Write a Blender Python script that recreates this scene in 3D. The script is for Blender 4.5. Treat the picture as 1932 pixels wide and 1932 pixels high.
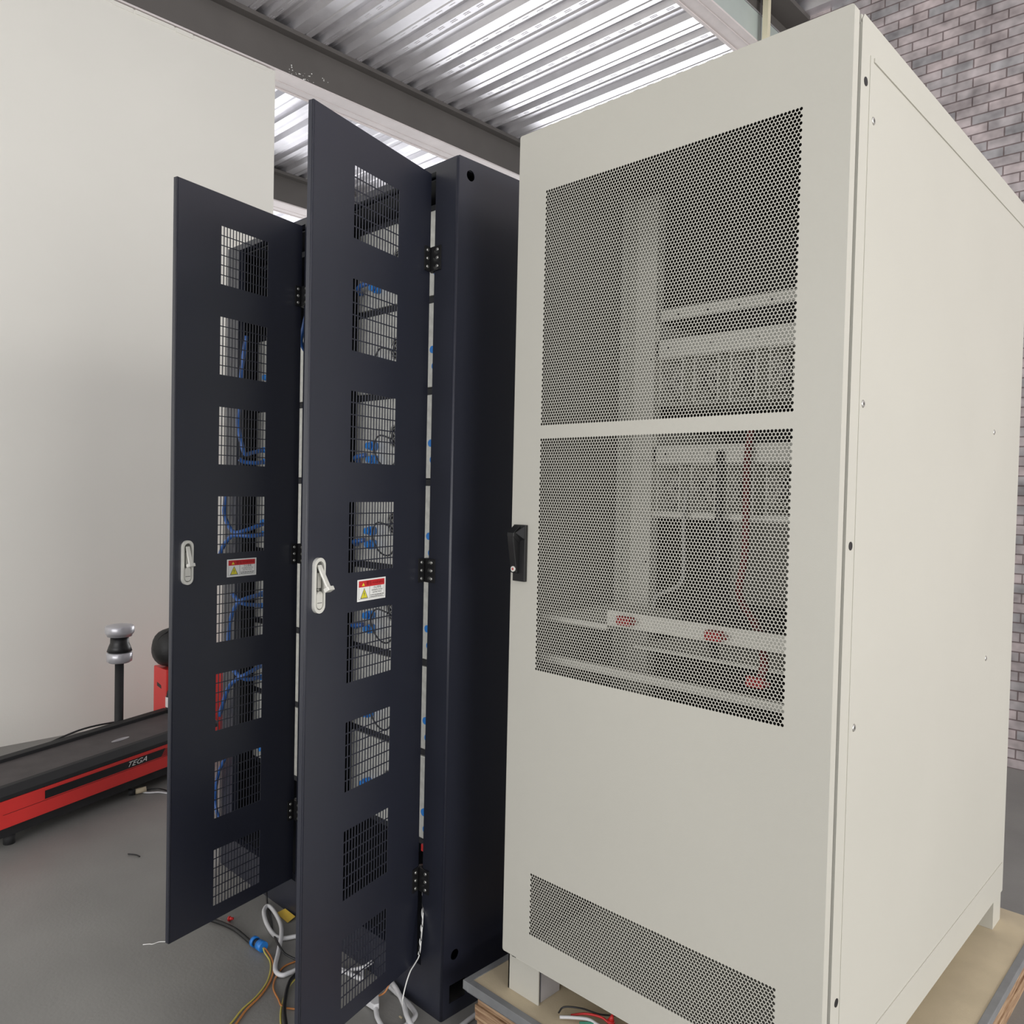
import bpy, bmesh, math, random
from mathutils import Vector, Matrix
random.seed(7)
for o in list(bpy.data.objects): bpy.data.objects.remove(o)
scene = bpy.context.scene
C = scene.collection
PI = math.pi

# ------------------------------------------------------------------ camera
H = 1.5
YAW, PITCH, ROLL = 0.7655, 0.0256, 0.0221
F = Vector((-math.sin(YAW)*math.cos(PITCH), math.cos(YAW)*math.cos(PITCH), -math.sin(PITCH)))
Rv = Vector((math.cos(YAW), math.sin(YAW), 0)); Uv = Rv.cross(F)
R2 = math.cos(ROLL)*Rv + math.sin(ROLL)*Uv
U2 = -math.sin(ROLL)*Rv + math.cos(ROLL)*Uv
cam_d = bpy.data.cameras.new('camera'); cam = bpy.data.objects.new('camera', cam_d); C.objects.link(cam)
cam.matrix_world = Matrix(((R2.x, U2.x, -F.x, 0), (R2.y, U2.y, -F.y, 0), (R2.z, U2.z, -F.z, H), (0, 0, 0, 1)))
cam_d.sensor_width = 36; cam_d.lens = 1503.0/1932*36; cam_d.clip_start = 0.05; cam_d.clip_end = 100
scene.camera = cam

# ------------------------------------------------------------------ world, lights, exposure
w = bpy.data.worlds.new('world'); scene.world = w; w.use_nodes = True
w.node_tree.nodes['Background'].inputs[0].default_value = (0.93, 0.95, 1.0, 1)
w.node_tree.nodes['Background'].inputs[1].default_value = 0.52
def area(name, loc, target, sx, sy, power, col=(1, 1, 1)):
    d = bpy.data.lights.new(name, 'AREA'); d.shape = 'RECTANGLE'; d.size = sx; d.size_y = sy; d.energy = power; d.color = col
    o = bpy.data.objects.new(name, d); C.objects.link(o); o.location = loc
    o.rotation_euler = (Vector(target)-Vector(loc)).to_track_quat('-Z', 'Y').to_euler()
    return o
area('daylight_window_side', (5.6, 1.5, 2.1), (-5, 1.6, 1.6), 5.0, 3.2, 345, (1.0, 0.985, 0.96))
area('daylight_window_front', (-0.6, -5.2, 1.8), (-4.4, 1.6, 1.5), 6.0, 3.2, 220, (1.0, 0.99, 0.98))
area('fill_light_far', (-7.5, 10.6, 2.3), (-4.2, 3, 3.4), 8.0, 4.0, 450, (0.97, 0.98, 1.0))  # added light at the far end, brightens the deck's reflections
area('fill_light_left', (-11.5, 4.0, 1.8), (-6.5, 4.2, 4.2), 6.0, 3.0, 150, (0.98, 0.98, 1.0))  # added light from low left, lifts the far deck and beam undersides
scene.view_settings.view_transform = 'Standard'; scene.view_settings.look = 'None'
scene.view_settings.exposure = 0.0; scene.view_settings.gamma = 1.0; scene.view_settings.use_curve_mapping = False

# ------------------------------------------------------------------ materials
def mat(name, col, rough=0.5, metal=0.0, var=0.0, scale=20, bump=0.0, bscale=200, coat=0.0, spec=0.5, alpha=1.0, detail=3):
    m = bpy.data.materials.new(name); m.use_nodes = True; nt = m.node_tree; b = nt.nodes['Principled BSDF']
    b.inputs['Base Color'].default_value = (*col, 1); b.inputs['Roughness'].default_value = rough
    b.inputs['Metallic'].default_value = metal; b.inputs['Coat Weight'].default_value = coat
    b.inputs['Specular IOR Level'].default_value = spec; b.inputs['Alpha'].default_value = alpha
    tc = nt.nodes.new('ShaderNodeTexCoord')
    if var > 0:
        n = nt.nodes.new('ShaderNodeTexNoise'); n.inputs['Scale'].default_value = scale; n.inputs['Detail'].default_value = detail
        nt.links.new(tc.outputs['Object'], n.inputs['Vector'])
        r = nt.nodes.new('ShaderNodeMapRange'); r.inputs['From Min'].default_value = 0.3; r.inputs['From Max'].default_value = 0.7
        r.inputs['To Min'].default_value = 1-var; r.inputs['To Max'].default_value = 1+var
        nt.links.new(n.outputs['Fac'], r.inputs['Value'])
        mx = nt.nodes.new('ShaderNodeMix'); mx.data_type = 'RGBA'; mx.blend_type = 'MULTIPLY'
        mx.inputs[0].default_value = 1; mx.inputs[6].default_value = (*col, 1)
        nt.links.new(r.outputs[0], mx.inputs[7]); nt.links.new(mx.outputs[2], b.inputs['Base Color'])
    if bump > 0:
        n2 = nt.nodes.new('ShaderNodeTexNoise'); n2.inputs['Scale'].default_value = bscale; n2.inputs['Detail'].default_value = 2
        nt.links.new(tc.outputs['Object'], n2.inputs['Vector'])
        bp = nt.nodes.new('ShaderNodeBump'); bp.inputs['Strength'].default_value = bump; bp.inputs['Distance'].default_value = 0.002
        nt.links.new(n2.outputs['Fac'], bp.inputs['Height']); nt.links.new(bp.outputs[0], b.inputs['Normal'])
    return m
M = {}
M['cream'] = mat('cream_powder_coat', (0.56, 0.545, 0.482), 0.45, var=0.02, scale=2, bump=0.12, bscale=600)
M['lining'] = mat('olive_interior_shade', (0.12, 0.118, 0.098), 0.7, var=0.05, scale=4)  # shade inside the cream cabinet put into an olive colour; partition shares it
M['shadeplate'] = mat('shade_dark_backplate', (0.02, 0.018, 0.018), 0.7, var=0.1, scale=6)  # near-black colour stands for the unlit depth of the cabinet
M['darkred'] = mat('dark_red_plastic', (0.34, 0.008, 0.012), 0.5, var=0.05, scale=10)
M['cablered'] = mat('deep_red_cable_sheath', (0.13, 0.01, 0.012), 0.6, var=0.05, scale=10)
M['greycable'] = mat('grey_cable_sheath', (0.30, 0.30, 0.28), 0.5, var=0.04, scale=20)
M['cream_in'] = mat('cream_inner_steel', (0.66, 0.65, 0.58), 0.5, var=0.03, scale=3)
M['navy'] = mat('navy_powder_coat', (0.015, 0.0172, 0.030), 0.38, var=0.05, scale=4, bump=0.15, bscale=900, spec=0.85)
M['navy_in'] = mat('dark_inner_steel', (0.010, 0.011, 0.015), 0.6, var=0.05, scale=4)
M['black'] = mat('black_plastic', (0.012, 0.012, 0.013), 0.4, var=0.1, scale=8)
M['rubber'] = mat('black_rubber', (0.015, 0.015, 0.016), 0.7, var=0.1, scale=9)
M['chrome'] = mat('zinc_steel', (0.72, 0.72, 0.68), 0.28, 0.9, var=0.05, scale=30)
M['zamak'] = mat('satin_handle_metal', (0.80, 0.79, 0.73), 0.35, 0.3, var=0.04, scale=30)
M['zamak_dark'] = mat('handle_recess', (0.12, 0.12, 0.11), 0.5, 0.3, var=0.05, scale=30)
M['module'] = mat('galvanised_module_panel', (0.62, 0.62, 0.58), 0.42, 0.35, var=0.12, scale=45, detail=6)
M['wallp'] = mat('wall_paint', (0.86, 0.845, 0.78), 0.75, var=0.015, scale=1.2, bump=0.1, bscale=120)
M['plaster'] = mat('plaster_lining', (0.80, 0.74, 0.73), 0.8, var=0.05, scale=6, bump=0.3, bscale=60)
M['steelpaint'] = mat('grey_steel_paint', (0.125, 0.115, 0.108), 0.6, var=0.06, scale=3, bump=0.15, bscale=90)
M['greenstrip'] = mat('pale_green_cladding', (0.50, 0.56, 0.53), 0.45, var=0.05, scale=5)
M['white_cable'] = mat('white_cable_sheath', (0.62, 0.62, 0.63), 0.45, var=0.04, scale=20)
M['blue'] = mat('blue_sheath', (0.02, 0.095, 0.33), 0.4, var=0.1, scale=20)
M['bluec'] = mat('bright_blue_plastic', (0.02, 0.20, 0.62), 0.35, var=0.05, scale=20)
M['red'] = mat('red_plastic', (0.55, 0.02, 0.02), 0.4, var=0.05, scale=10)
M['redsteel'] = mat('red_steel_paint', (0.78, 0.045, 0.04), 0.38, var=0.05, scale=5)
M['orange'] = mat('orange_wire', (0.50, 0.20, 0.06), 0.4, var=0.05, scale=10)
M['yellowgreen'] = mat('yellow_wire', (0.52, 0.45, 0.10), 0.4, var=0.05, scale=10)
M['tag'] = mat('yellow_card', (0.62, 0.42, 0.05), 0.6, var=0.06, scale=15)
M['green'] = mat('green_wire', (0.03, 0.22, 0.14), 0.4, var=0.05, scale=10)
M['greyedge'] = mat('grey_edging', (0.23, 0.235, 0.24), 0.5, 0.1, var=0.1, scale=20)
M['silver'] = mat('silver_plastic', (0.55, 0.54, 0.57), 0.3, 0.4, var=0.04, scale=10)
M['leather'] = mat('black_leather', (0.03, 0.03, 0.03), 0.5, var=0.25, scale=14, bump=0.5, bscale=160)
M['conduit'] = mat('cream_conduit', (0.80, 0.74, 0.55), 0.45, var=0.03, scale=10)
M['white'] = mat('label_white', (0.92, 0.92, 0.89), 0.45, var=0.01, scale=10)
M['labelred'] = mat('label_red', (0.62, 0.03, 0.035), 0.45, var=0.02, scale=10)
M['labeldk'] = mat('label_dark_red_print', (0.28, 0.006, 0.01), 0.5, var=0.02, scale=10)
M['ink'] = mat('label_ink', (0.10, 0.10, 0.09), 0.6, var=0.02, scale=10)
M['labely'] = mat('label_yellow', (0.80, 0.72, 0.05), 0.45, var=0.02, scale=10)
M['belt'] = mat('treadmill_belt', (0.075, 0.065, 0.065), 0.65, var=0.15, scale=12, bump=0.4, bscale=300)

def deck_material():
    m = mat('galvanised_deck', (0.80, 0.785, 0.82), 0.30, 0.72, var=0.06, scale=7, detail=4)
    nt = m.node_tree; b = nt.nodes['Principled BSDF']; tc = nt.nodes['Texture Coordinate']
    n = nt.nodes.new('ShaderNodeTexNoise'); n.inputs['Scale'].default_value = 3.0; n.inputs['Detail'].default_value = 5
    mp = nt.nodes.new('ShaderNodeMapping'); mp.inputs['Scale'].default_value = (1.0, 5.0, 5.0)
    nt.links.new(tc.outputs['Object'], mp.inputs[0]); nt.links.new(mp.outputs[0], n.inputs['Vector'])
    r = nt.nodes.new('ShaderNodeMapRange'); r.inputs['To Min'].default_value = 0.28; r.inputs['To Max'].default_value = 0.44
    nt.links.new(n.outputs['Fac'], r.inputs['Value']); nt.links.new(r.outputs[0], b.inputs['Roughness'])
    return m
M['deck'] = deck_material()

def floor_material():
    m = mat('painted_concrete_floor', (0.25, 0.246, 0.232), 0.42, var=0.10, scale=2.2, bump=0.25, bscale=90)
    nt = m.node_tree; b = nt.nodes['Principled BSDF']
    n = nt.nodes.new('ShaderNodeTexNoise'); n.inputs['Scale'].default_value = 1.4; n.inputs['Detail'].default_value = 4
    r = nt.nodes.new('ShaderNodeMapRange'); r.inputs['To Min'].default_value = 0.22; r.inputs['To Max'].default_value = 0.6
    nt.links.new(nt.nodes['Texture Coordinate'].outputs['Object'], n.inputs['Vector'])
    nt.links.new(n.outputs['Fac'], r.inputs['Value']); nt.links.new(r.outputs[0], b.inputs['Roughness'])
    return m
M['floor'] = floor_material()

def brick_material():
    m = bpy.data.materials.new('stone_block_wallpaper'); m.use_nodes = True; nt = m.node_tree; b = nt.nodes['Principled BSDF']
    tc = nt.nodes.new('ShaderNodeTexCoord'); sp = nt.nodes.new('ShaderNodeSeparateXYZ'); cb = nt.nodes.new('ShaderNodeCombineXYZ')
    nt.links.new(tc.outputs['Object'], sp.inputs[0]); nt.links.new(sp.outputs[0], cb.inputs[0]); nt.links.new(sp.outputs[2], cb.inputs[1])
    br = nt.nodes.new('ShaderNodeTexBrick'); br.inputs['Scale'].default_value = 1.0
    br.inputs['Color1'].default_value = (0.52, 0.44, 0.44, 1); br.inputs['Color2'].default_value = (0.36, 0.35, 0.36, 1)
    br.inputs['Mortar'].default_value = (0.18, 0.14, 0.14, 1); br.inputs['Mortar Size'].default_value = 0.004
    br.inputs['Brick Width'].default_value = 0.17; br.inputs['Row Height'].default_value = 0.055
    nt.links.new(cb.outputs[0], br.inputs['Vector'])
    n = nt.nodes.new('ShaderNodeTexNoise'); n.inputs['Scale'].default_value = 12; nt.links.new(tc.outputs['Object'], n.inputs['Vector'])
    mx = nt.nodes.new('ShaderNodeMix'); mx.data_type = 'RGBA'; mx.blend_type = 'OVERLAY'; mx.inputs[0].default_value = 0.8
    nt.links.new(br.outputs['Color'], mx.inputs[6]); nt.links.new(n.outputs['Fac'], mx.inputs[7])
    nt.links.new(mx.outputs[2], b.inputs['Base Color']); b.inputs['Roughness'].default_value = 0.7
    return m
M['brick'] = brick_material()

def ply_material():
    m = bpy.data.materials.new('plywood_layers'); m.use_nodes = True; nt = m.node_tree; b = nt.nodes['Principled BSDF']
    tc = nt.nodes.new('ShaderNodeTexCoord'); mp = nt.nodes.new('ShaderNodeMapping'); mp.inputs['Scale'].default_value = (3, 3, 60)
    n = nt.nodes.new('ShaderNodeTexNoise'); n.inputs['Scale'].default_value = 4; n.inputs['Detail'].default_value = 5
    cr = nt.nodes.new('ShaderNodeValToRGB'); cr.color_ramp.elements[0].position = 0.32; cr.color_ramp.elements[1].position = 0.66
    cr.color_ramp.elements[0].color = (0.20, 0.10, 0.05, 1); cr.color_ramp.elements[1].color = (0.52, 0.36, 0.22, 1)
    nt.links.new(tc.outputs['Object'], mp.inputs[0]); nt.links.new(mp.outputs[0], n.inputs['Vector'])
    nt.links.new(n.outputs['Fac'], cr.inputs[0]); nt.links.new(cr.outputs[0], b.inputs['Base Color']); b.inputs['Roughness'].default_value = 0.7
    return m
M['ply'] = ply_material()
M['board'] = mat('pale_board_top', (0.58, 0.49, 0.34), 0.6, var=0.07, scale=9, bump=0.2, bscale=200, detail=6)

# ------------------------------------------------------------------ mesh helpers
class MB:
    def __init__(s): s.v = []; s.f = []; s.m = []; s.mats = []; s.sm = []
    def mi(s, m):
        if m not in s.mats: s.mats.append(m)
        return s.mats.index(m)
    def face(s, pts, m, smooth=False):
        k = len(s.v); s.v.extend([tuple(p) for p in pts]); s.f.append(tuple(range(k, k+len(pts)))); s.m.append(s.mi(m)); s.sm.append(smooth)
    def box(s, x0, x1, y0, y1, z0, z1, m):
        k = len(s.v)
        for z in (z0, z1): s.v += [(x0, y0, z), (x1, y0, z), (x1, y1, z), (x0, y1, z)]
        for q in ((3, 2, 1, 0), (4, 5, 6, 7), (0, 1, 5, 4), (1, 2, 6, 5), (2, 3, 7, 6), (3, 0, 4, 7)):
            s.f.append(tuple(k+i for i in q)); s.m.append(s.mi(m)); s.sm.append(False)
    def prism(s, pts, vec, m, smooth=False):      # polygon extruded along vec
        n = len(pts); k = len(s.v); v = Vector(vec)
        s.v += [tuple(p) for p in pts] + [tuple(Vector(p)+v) for p in pts]
        s.f.append(tuple(range(k, k+n))[::-1]); s.m.append(s.mi(m)); s.sm.append(False)
        s.f.append(tuple(range(k+n, k+2*n))); s.m.append(s.mi(m)); s.sm.append(False)
        for i in range(n):
            j = (i+1) % n; s.f.append((k+i, k+j, k+n+j, k+n+i)); s.m.append(s.mi(m)); s.sm.append(smooth)
    def ringprism(s, outer, inner, vec, m):       # polygon with a hole, extruded
        n = len(outer); v = Vector(vec); k = len(s.v)
        for L in (outer, inner): s.v += [tuple(p) for p in L]
        for L in (outer, inner): s.v += [tuple(Vector(p)+v) for p in L]
        a = s.mi(m)
        for i in range(n):
            j = (i+1) % n
            for q in ((k+i, k+j, k+n+j, k+n+i), (k+2*n+i, k+2*n+j, k+3*n+j, k+3*n+i), (k+i, k+j, k+2*n+j, k+2*n+i), (k+n+i, k+n+j, k+3*n+j, k+3*n+i)):
                s.f.append(q); s.m.append(a); s.sm.append(False)
    def cyl(s, c, ax, r, h, m, n=16, r2=None, smooth=True):
        ax = Vector(ax).normalized(); t = Vector((0, 0, 1)) if abs(ax.z) < .9 else Vector((1, 0, 0))
        u = ax.cross(t).normalized(); w_ = ax.cross(u); c = Vector(c); r2 = r if r2 is None else r2
        k = len(s.v)
        for rr, cc in ((r, c), (r2, c+ax*h)):
            for i in range(n):
                a = 2*PI*i/n; s.v.append(tuple(cc+u*rr*math.cos(a)+w_*rr*math.sin(a)))
        a_ = s.mi(m)
        for i in range(n):
            j = (i+1) % n; s.f.append((k+i, k+j, k+n+j, k+n+i)); s.m.append(a_); s.sm.append(smooth)
        s.f.append(tuple(range(k, k+n))[::-1]); s.m.append(a_); s.sm.append(False)
        s.f.append(tuple(range(k+n, k+2*n))); s.m.append(a_); s.sm.append(False)
    def lathe(s, c, prof, m, n=24, ax='z'):       # prof: list of (r, z)
        k = len(s.v); c = Vector(c); a_ = s.mi(m)
        for r, z in prof:
            for i in range(n):
                a = 2*PI*i/n; s.v.append((c.x+r*math.cos(a), c.y+r*math.sin(a), c.z+z))
        for q in range(len(prof)-1):
            for i in range(n):
                j = (i+1) % n; s.f.append((k+q*n+i, k+q*n+j, k+(q+1)*n+j, k+(q+1)*n+i)); s.m.append(a_); s.sm.append(True)
        s.f.append(tuple(range(k, k+n))[::-1]); s.m.append(a_); s.sm.append(False)
        e = k+(len(prof)-1)*n; s.f.append(tuple(range(e, e+n))); s.m.append(a_); s.sm.append(False)
    def tube(s, pts, r, m, n=8, sub=8):
        P = [Vector(p) for p in pts]
        if len(P) > 2:
            Q = [P[0]*2-P[1]]+P+[P[-1]*2-P[-2]]; out = []
            for i in range(1, len(Q)-2):
                for t_ in range(sub):
                    t = t_/sub; p0, p1, p2, p3 = Q[i-1:i+3]
                    out.append(0.5*((2*p1)+(p2-p0)*t+(2*p0-5*p1+4*p2-p3)*t*t+(3*p1-p0-3*p2+p3)*t**3))
            out.append(P[-1]); P = out
        k = len(s.v); a_ = s.mi(m); N = len(P); prev = None
        for i, p in enumerate(P):
            d = (P[min(i+1, N-1)]-P[max(i-1, 0)]); d = d.normalized() if d.length > 0 else Vector((0, 0, 1))
            if prev is None:
                t = Vector((0, 0, 1)) if abs(d.z) < .9 else Vector((1, 0, 0)); u = d.cross(t).normalized()
            else: u = (prev-d*prev.dot(d)).normalized()
            prev = u; w_ = d.cross(u)
            for j in range(n):
                a = 2*PI*j/n; s.v.append(tuple(p+u*r*math.cos(a)+w_*r*math.sin(a)))
        for i in range(N-1):
            for j in range(n):
                l = (j+1) % n; s.f.append((k+i*n+j, k+i*n+l, k+(i+1)*n+l, k+(i+1)*n+j)); s.m.append(a_); s.sm.append(True)
        s.f.append(tuple(range(k, k+n))[::-1]); s.m.append(a_); s.sm.append(False)
        s.f.append(tuple(range(k+(N-1)*n, k+N*n))); s.m.append(a_); s.sm.append(False)
    def sphere(s, c, rx, ry, rz, m, nu=24, nv=14, fn=None):
        k = len(s.v); a_ = s.mi(m); c = Vector(c)
        for i in range(nv+1):
            th = PI*i/nv
            for j in range(nu):
                ph = 2*PI*j/nu; d = Vector((math.sin(th)*math.cos(ph), math.sin(th)*math.sin(ph), math.cos(th)))
                q = fn(d) if fn else 1.0
                s.v.append((c.x+d.x*rx*q, c.y+d.y*ry*q, c.z+d.z*rz*q))
        for i in range(nv):
            for j in range(nu):
                l = (j+1) % nu; s.f.append((k+i*nu+j, k+(i+1)*nu+j, k+(i+1)*nu+l, k+i*nu+l)); s.m.append(a_); s.sm.append(True)
    def build(s, name, parent=None, kind=None, bevel=0.0, loc=None):
        me = bpy.data.meshes.new(name); me.from_pydata(s.v, [], s.f)
        for m in s.mats: me.materials.append(M[m])
        me.polygons.foreach_set('material_index', s.m); me.polygons.foreach_set('use_smooth', s.sm); me.update()
        if bevel > 0:
            bm = bmesh.new(); bm.from_mesh(me); bmesh.ops.remove_doubles(bm, verts=bm.verts, dist=1e-5)
            bmesh.ops.bevel(bm, geom=[e for e in bm.edges if len(e.link_faces) == 2 and e.calc_face_angle(0) > 0.6], offset=bevel, segments=2, affect='EDGES', profile=0.6)
            bm.to_mesh(me); bm.free()
        o = bpy.data.objects.new(name, me); C.objects.link(o)
        if parent: o.parent = parent
        if kind: o['kind'] = kind
        if loc: o.location = loc
        return o
def thing(name, label, cat, loc=(0, 0, 0), rotz=0, group=None):
    o = bpy.data.objects.new(name, None); C.objects.link(o); o.location = loc; o.rotation_euler = (0, 0, rotz)
    o.empty_display_size = 0.1; o['label'] = label; o['category'] = cat
    if group: o['group'] = group
    return o
def tag(o, label, cat, group=None):
    o['label'] = label; o['category'] = cat
    if group: o['group'] = group
    return o
def dup(root, loc, label, group=None):
    r = root.copy(); C.objects.link(r); r.location = loc; r['label'] = label
    if group: r['group'] = group
    for ch in list(root.children):
        c = ch.copy(); C.objects.link(c); c.parent = r
        for g in ch.children:
            d = g.copy(); C.objects.link(d); d.parent = c
    return r
def text_geo(mb, s, size, origin, right, up, normal, m, shear=0.0, sx=1.0, depth=0.0002):
    cu = bpy.data.curves.new('t', 'FONT'); cu.body = s; cu.size = size; cu.shear = shear; cu.align_x = 'CENTER'
    cu.resolution_u = 2
    o = bpy.data.objects.new('t', cu); C.objects.link(o); bpy.context.view_layer.update()
    dg = bpy.context.evaluated_depsgraph_get(); me = bpy.data.meshes.new_from_object(o.evaluated_get(dg))
    O, Rr, Uu, N = Vector(origin), Vector(right), Vector(up), Vector(normal)
    k = len(mb.v); a = mb.mi(m)
    for v in me.vertices: mb.v.append(tuple(O+Rr*v.co.x*sx+Uu*v.co.y+N*depth))
    for p in me.polygons: mb.f.append(tuple(k+i for i in p.vertices)); mb.m.append(a); mb.sm.append(False)
    bpy.data.objects.remove(o); bpy.data.curves.remove(cu); bpy.data.meshes.remove(me)

def grid_plate(mb, xs, zs, hole, y0, y1, m):
    """sheet in the XZ plane, thickness y0..y1, cut out where hole(i,j)"""
    nx, nz = len(xs)-1, len(zs)-1; a = mb.mi(m); k = len(mb.v); W = nx+1
    for y in (y0, y1):
        for z in zs:
            for x in xs: mb.v.append((x, y, z))
    L = (nx+1)*(nz+1)
    sol = [[not hole(i, j) for j in range(nz)] for i in range(nx)]
    def g(i, j): return 0 <= i < nx and 0 <= j < nz and sol[i][j]
    def add(q): mb.f.append(q); mb.m.append(a); mb.sm.append(False)
    for i in range(nx):
        for j in range(nz):
            if not sol[i][j]: continue
            p = k+j*W+i; q = p+W
            add((p, p+1, q+1, q)); add((L+q, L+q+1, L+p+1, L+p))
            if not g(i-1, j): add((p, q, L+q, L+p))
            if not g(i+1, j): add((p+1, L+p+1, L+q+1, q+1))
            if not g(i, j-1): add((p, L+p, L+p+1, p+1))
            if not g(i, j+1): add((q, q+1, L+q+1, L+q))

# ------------------------------------------------------------------ the room
XW = -5.135          # partition wall below the first beam
ZD = 4.70            # underside of the steel deck
ZB = 4.403           # underside of the beams
b = MB(); b.box(-13, 7.5, -6.5, 12, -0.2, 0, 'floor'); b.build('floor', kind='structure')
b = MB(); b.box(XW-0.16, XW, -6.5, 2.862, 0, ZB-0.012, 'wallp')
b.box(XW-0.16, XW+0.001, 2.855, 2.866, 0, ZB-0.012, 'wallp'); b.build('wall_left', kind='structure')
b = MB()             # sealant bead with chipped gaps between wall head and beam
y = 0.9
while y < 2.84:
    L_ = random.uniform(.05, .16); b.box(XW-0.01, XW+random.uniform(.001, .006), y, min(y+L_, 2.84), ZB-0.03-random.uniform(0, .012), ZB-0.011, 'wallp'); y += L_+random.choice([0, 0, .012, .03])
b.build('trim_1', kind='structure')
b = MB(); b.box(-2.75, 7.5, 5.2, 5.36, 0, ZD+0.1, 'brick'); b.build('wall_back', kind='structure')
b = MB(); b.box(-13, -2.75, 11.8, 12, 0, ZD+0.1, 'wallp'); b.build('wall_far', kind='structure')

def deck(x0, x1, y0, y1, name):
    P = 0.43; prof = []; y = y0
    base = [(0, 0), (.045, 0), (.053, .008), (.061, 0), (.100, 0), (.122, .036), (.165, .036), (.187, 0), (.235, 0), (.262, .036), (.290, .036), (.300, .026), (.310, .036), (.365, .036), (.392, 0)]
    while y < y1:
        for dy, dz in base: prof.append((y+dy, ZD+dz))
        y += P
    mb = MB(); k = 0
    for (ya, za), (yb, zb) in zip(prof, prof[1:]):
        mb.face([(x0, ya, za), (x1, ya, za), (x1, yb, zb), (x0, yb, zb)], 'deck')
    # pressed dashes along the ribs
    y = y0
    while y < y1-0.43:
        x = x0+0.1
        while x < x1-0.1:
            if 2.0 < y < 6.5 and x > -6: 
                mb.box(x, x+0.055, y+0.205, y+0.209, ZD-0.0022, ZD+0.001, 'deck'); mb.box(x, x+0.055, y+0.219, y+0.223, ZD-0.0022, ZD+0.001, 'deck')
                if (int(y/P)) % 2: mb.box(x, x+0.055, y+0.080, y+0.084, ZD-0.0022, ZD+0.001, 'deck')
            x += 0.13
        y += P
    # concrete slab poured on top of the sheets
    mb.box(x0, x1, y0, y1, ZD+0.075, ZD+0.2, 'wallp')
    return mb.build(name, kind='structure')
deck(-13, 7.5, -6.45, 11.9, 'ceiling')

def beam(xl, xr, label, strip=False, lining=True, y0=-6.4, y1=11.7):
    t = thing('steel_beam', label, 'beam', (0, 0, 0), group=None)
    b = MB(); b.box(xl+0.01, xr-0.01, y0, y1, ZB+0.012, ZD-0.03, 'steelpaint'); b.build('web', t)
    b = MB(); b.box(xl-0.06, xr+0.06 if not strip else xr+0.145, y0, y1, ZD-0.03, ZD, 'steelpaint'); b.build('top_flange', t)
    b = MB(); b.box(xl, xr, y0, y1, ZB, ZB+0.012, 'plaster' if lining else 'steelpaint')
    b.box(xl, xl+0.02, y0, y1, ZB-0.006, ZB, 'plaster' if lining else 'steelpaint'); b.box(xl+.10, xl+.106, y0, y1, ZB-0.003, ZB, 'plaster' if lining else 'steelpaint')
    o = b.build('underside_lining', t); o['label'] = 'pale pinkish plaster lining'
    if strip:
        b = MB(); b.box(xr-0.01, xr, y0, y1, ZB+0.012, ZB+0.18, 'greenstrip'); o = b.build('cladding_strip', t); o['label'] = 'pale green cladding strip'
        b = MB(); b.tube([(xr+.004, y0, ZB+0.183), (xr+.004, y1, ZB+0.183)], 0.004, 'silver'); b.build('cladding_bead', t)
    return t
beam(XW-0.235, XW, 'grey steel beam with pinkish underside crossing above the open dark cabinets')
beam(-7.72, -7.45, 'distant grey-brown steel beam seen beyond the end of the white wall')
beam(-2.655, -2.495, 'steel beam with pale green lower side above the cream cabinet', strip=True)
b = MB()             # paint splashes on the first beam's side and cut edge
for i in range(26):
    yy = random.uniform(2.98, 3.3); zz = ZB+random.uniform(.02, .09)
    b.cyl((XW-0.0105, yy, zz), (1, 0, 0), random.uniform(.0015, .006), .0015, 'white', n=7)
o = b.build('paint_splatter'); tag(o, 'white paint spots splashed on the side of the grey beam', 'paint splatter'); o['kind'] = 'stuff'

# conduit dropping from the ceiling behind the cream cabinet
t = thing('ceiling_conduit', 'thin cream conduit hanging from the ceiling behind the cream cabinet', 'conduit', (-2.43, 4.76, 3.2))
b = MB(); b.box(-0.025, 0.012, -0.018, 0.018, 0, ZD-3.2, 'conduit'); b.build('conduit_channel', t)
b = MB(); b.tube([(-0.045, 0, -0.3), (-0.045, 0, ZD-3.2)], 0.004, 'silver'); b.build('cable', t)
b = MB(); b.box(-0.045, -0.02, -0.004, 0.004, 0.02, 0.05, 'silver'); b.build('clip', t)

# ------------------------------------------------------------------ cream cabinet
YW, XL, XR, ZT, ZBt = 1.503, -1.4439, -0.5944, 2.4174, 0.2848
YB = 2.92
wc = thing('electrical_cabinet', 'tall cream metal cabinet with perforated door standing on a plywood platform', 'cabinet', (-1.02, 2.2, 0.17))
def W(mb, name, parent, **k):
    """mesh written in world coordinates, hung under a parent (identity rotation)"""
    o = mb.build(name, parent, **k); p = Vector((0, 0, 0)); q = parent
    while q: p += q.location; q = q.parent
    for v in o.data.vertices: v.co -= p
    return o
# side panel right: pressed frame border, holes
sx = XR
b = MB()
def side_hole(i, j): return False
b.prism([(sx, 1.5425, 0.26), (sx, 1.5425, 2.405), (sx, 1.552, 2.4185), (sx, YB, 2.4185), (sx, YB, 0.26)], (-0.0012, 0, 0), 'cream')
W(b, 'side_panel', wc)
b = MB()
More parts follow.
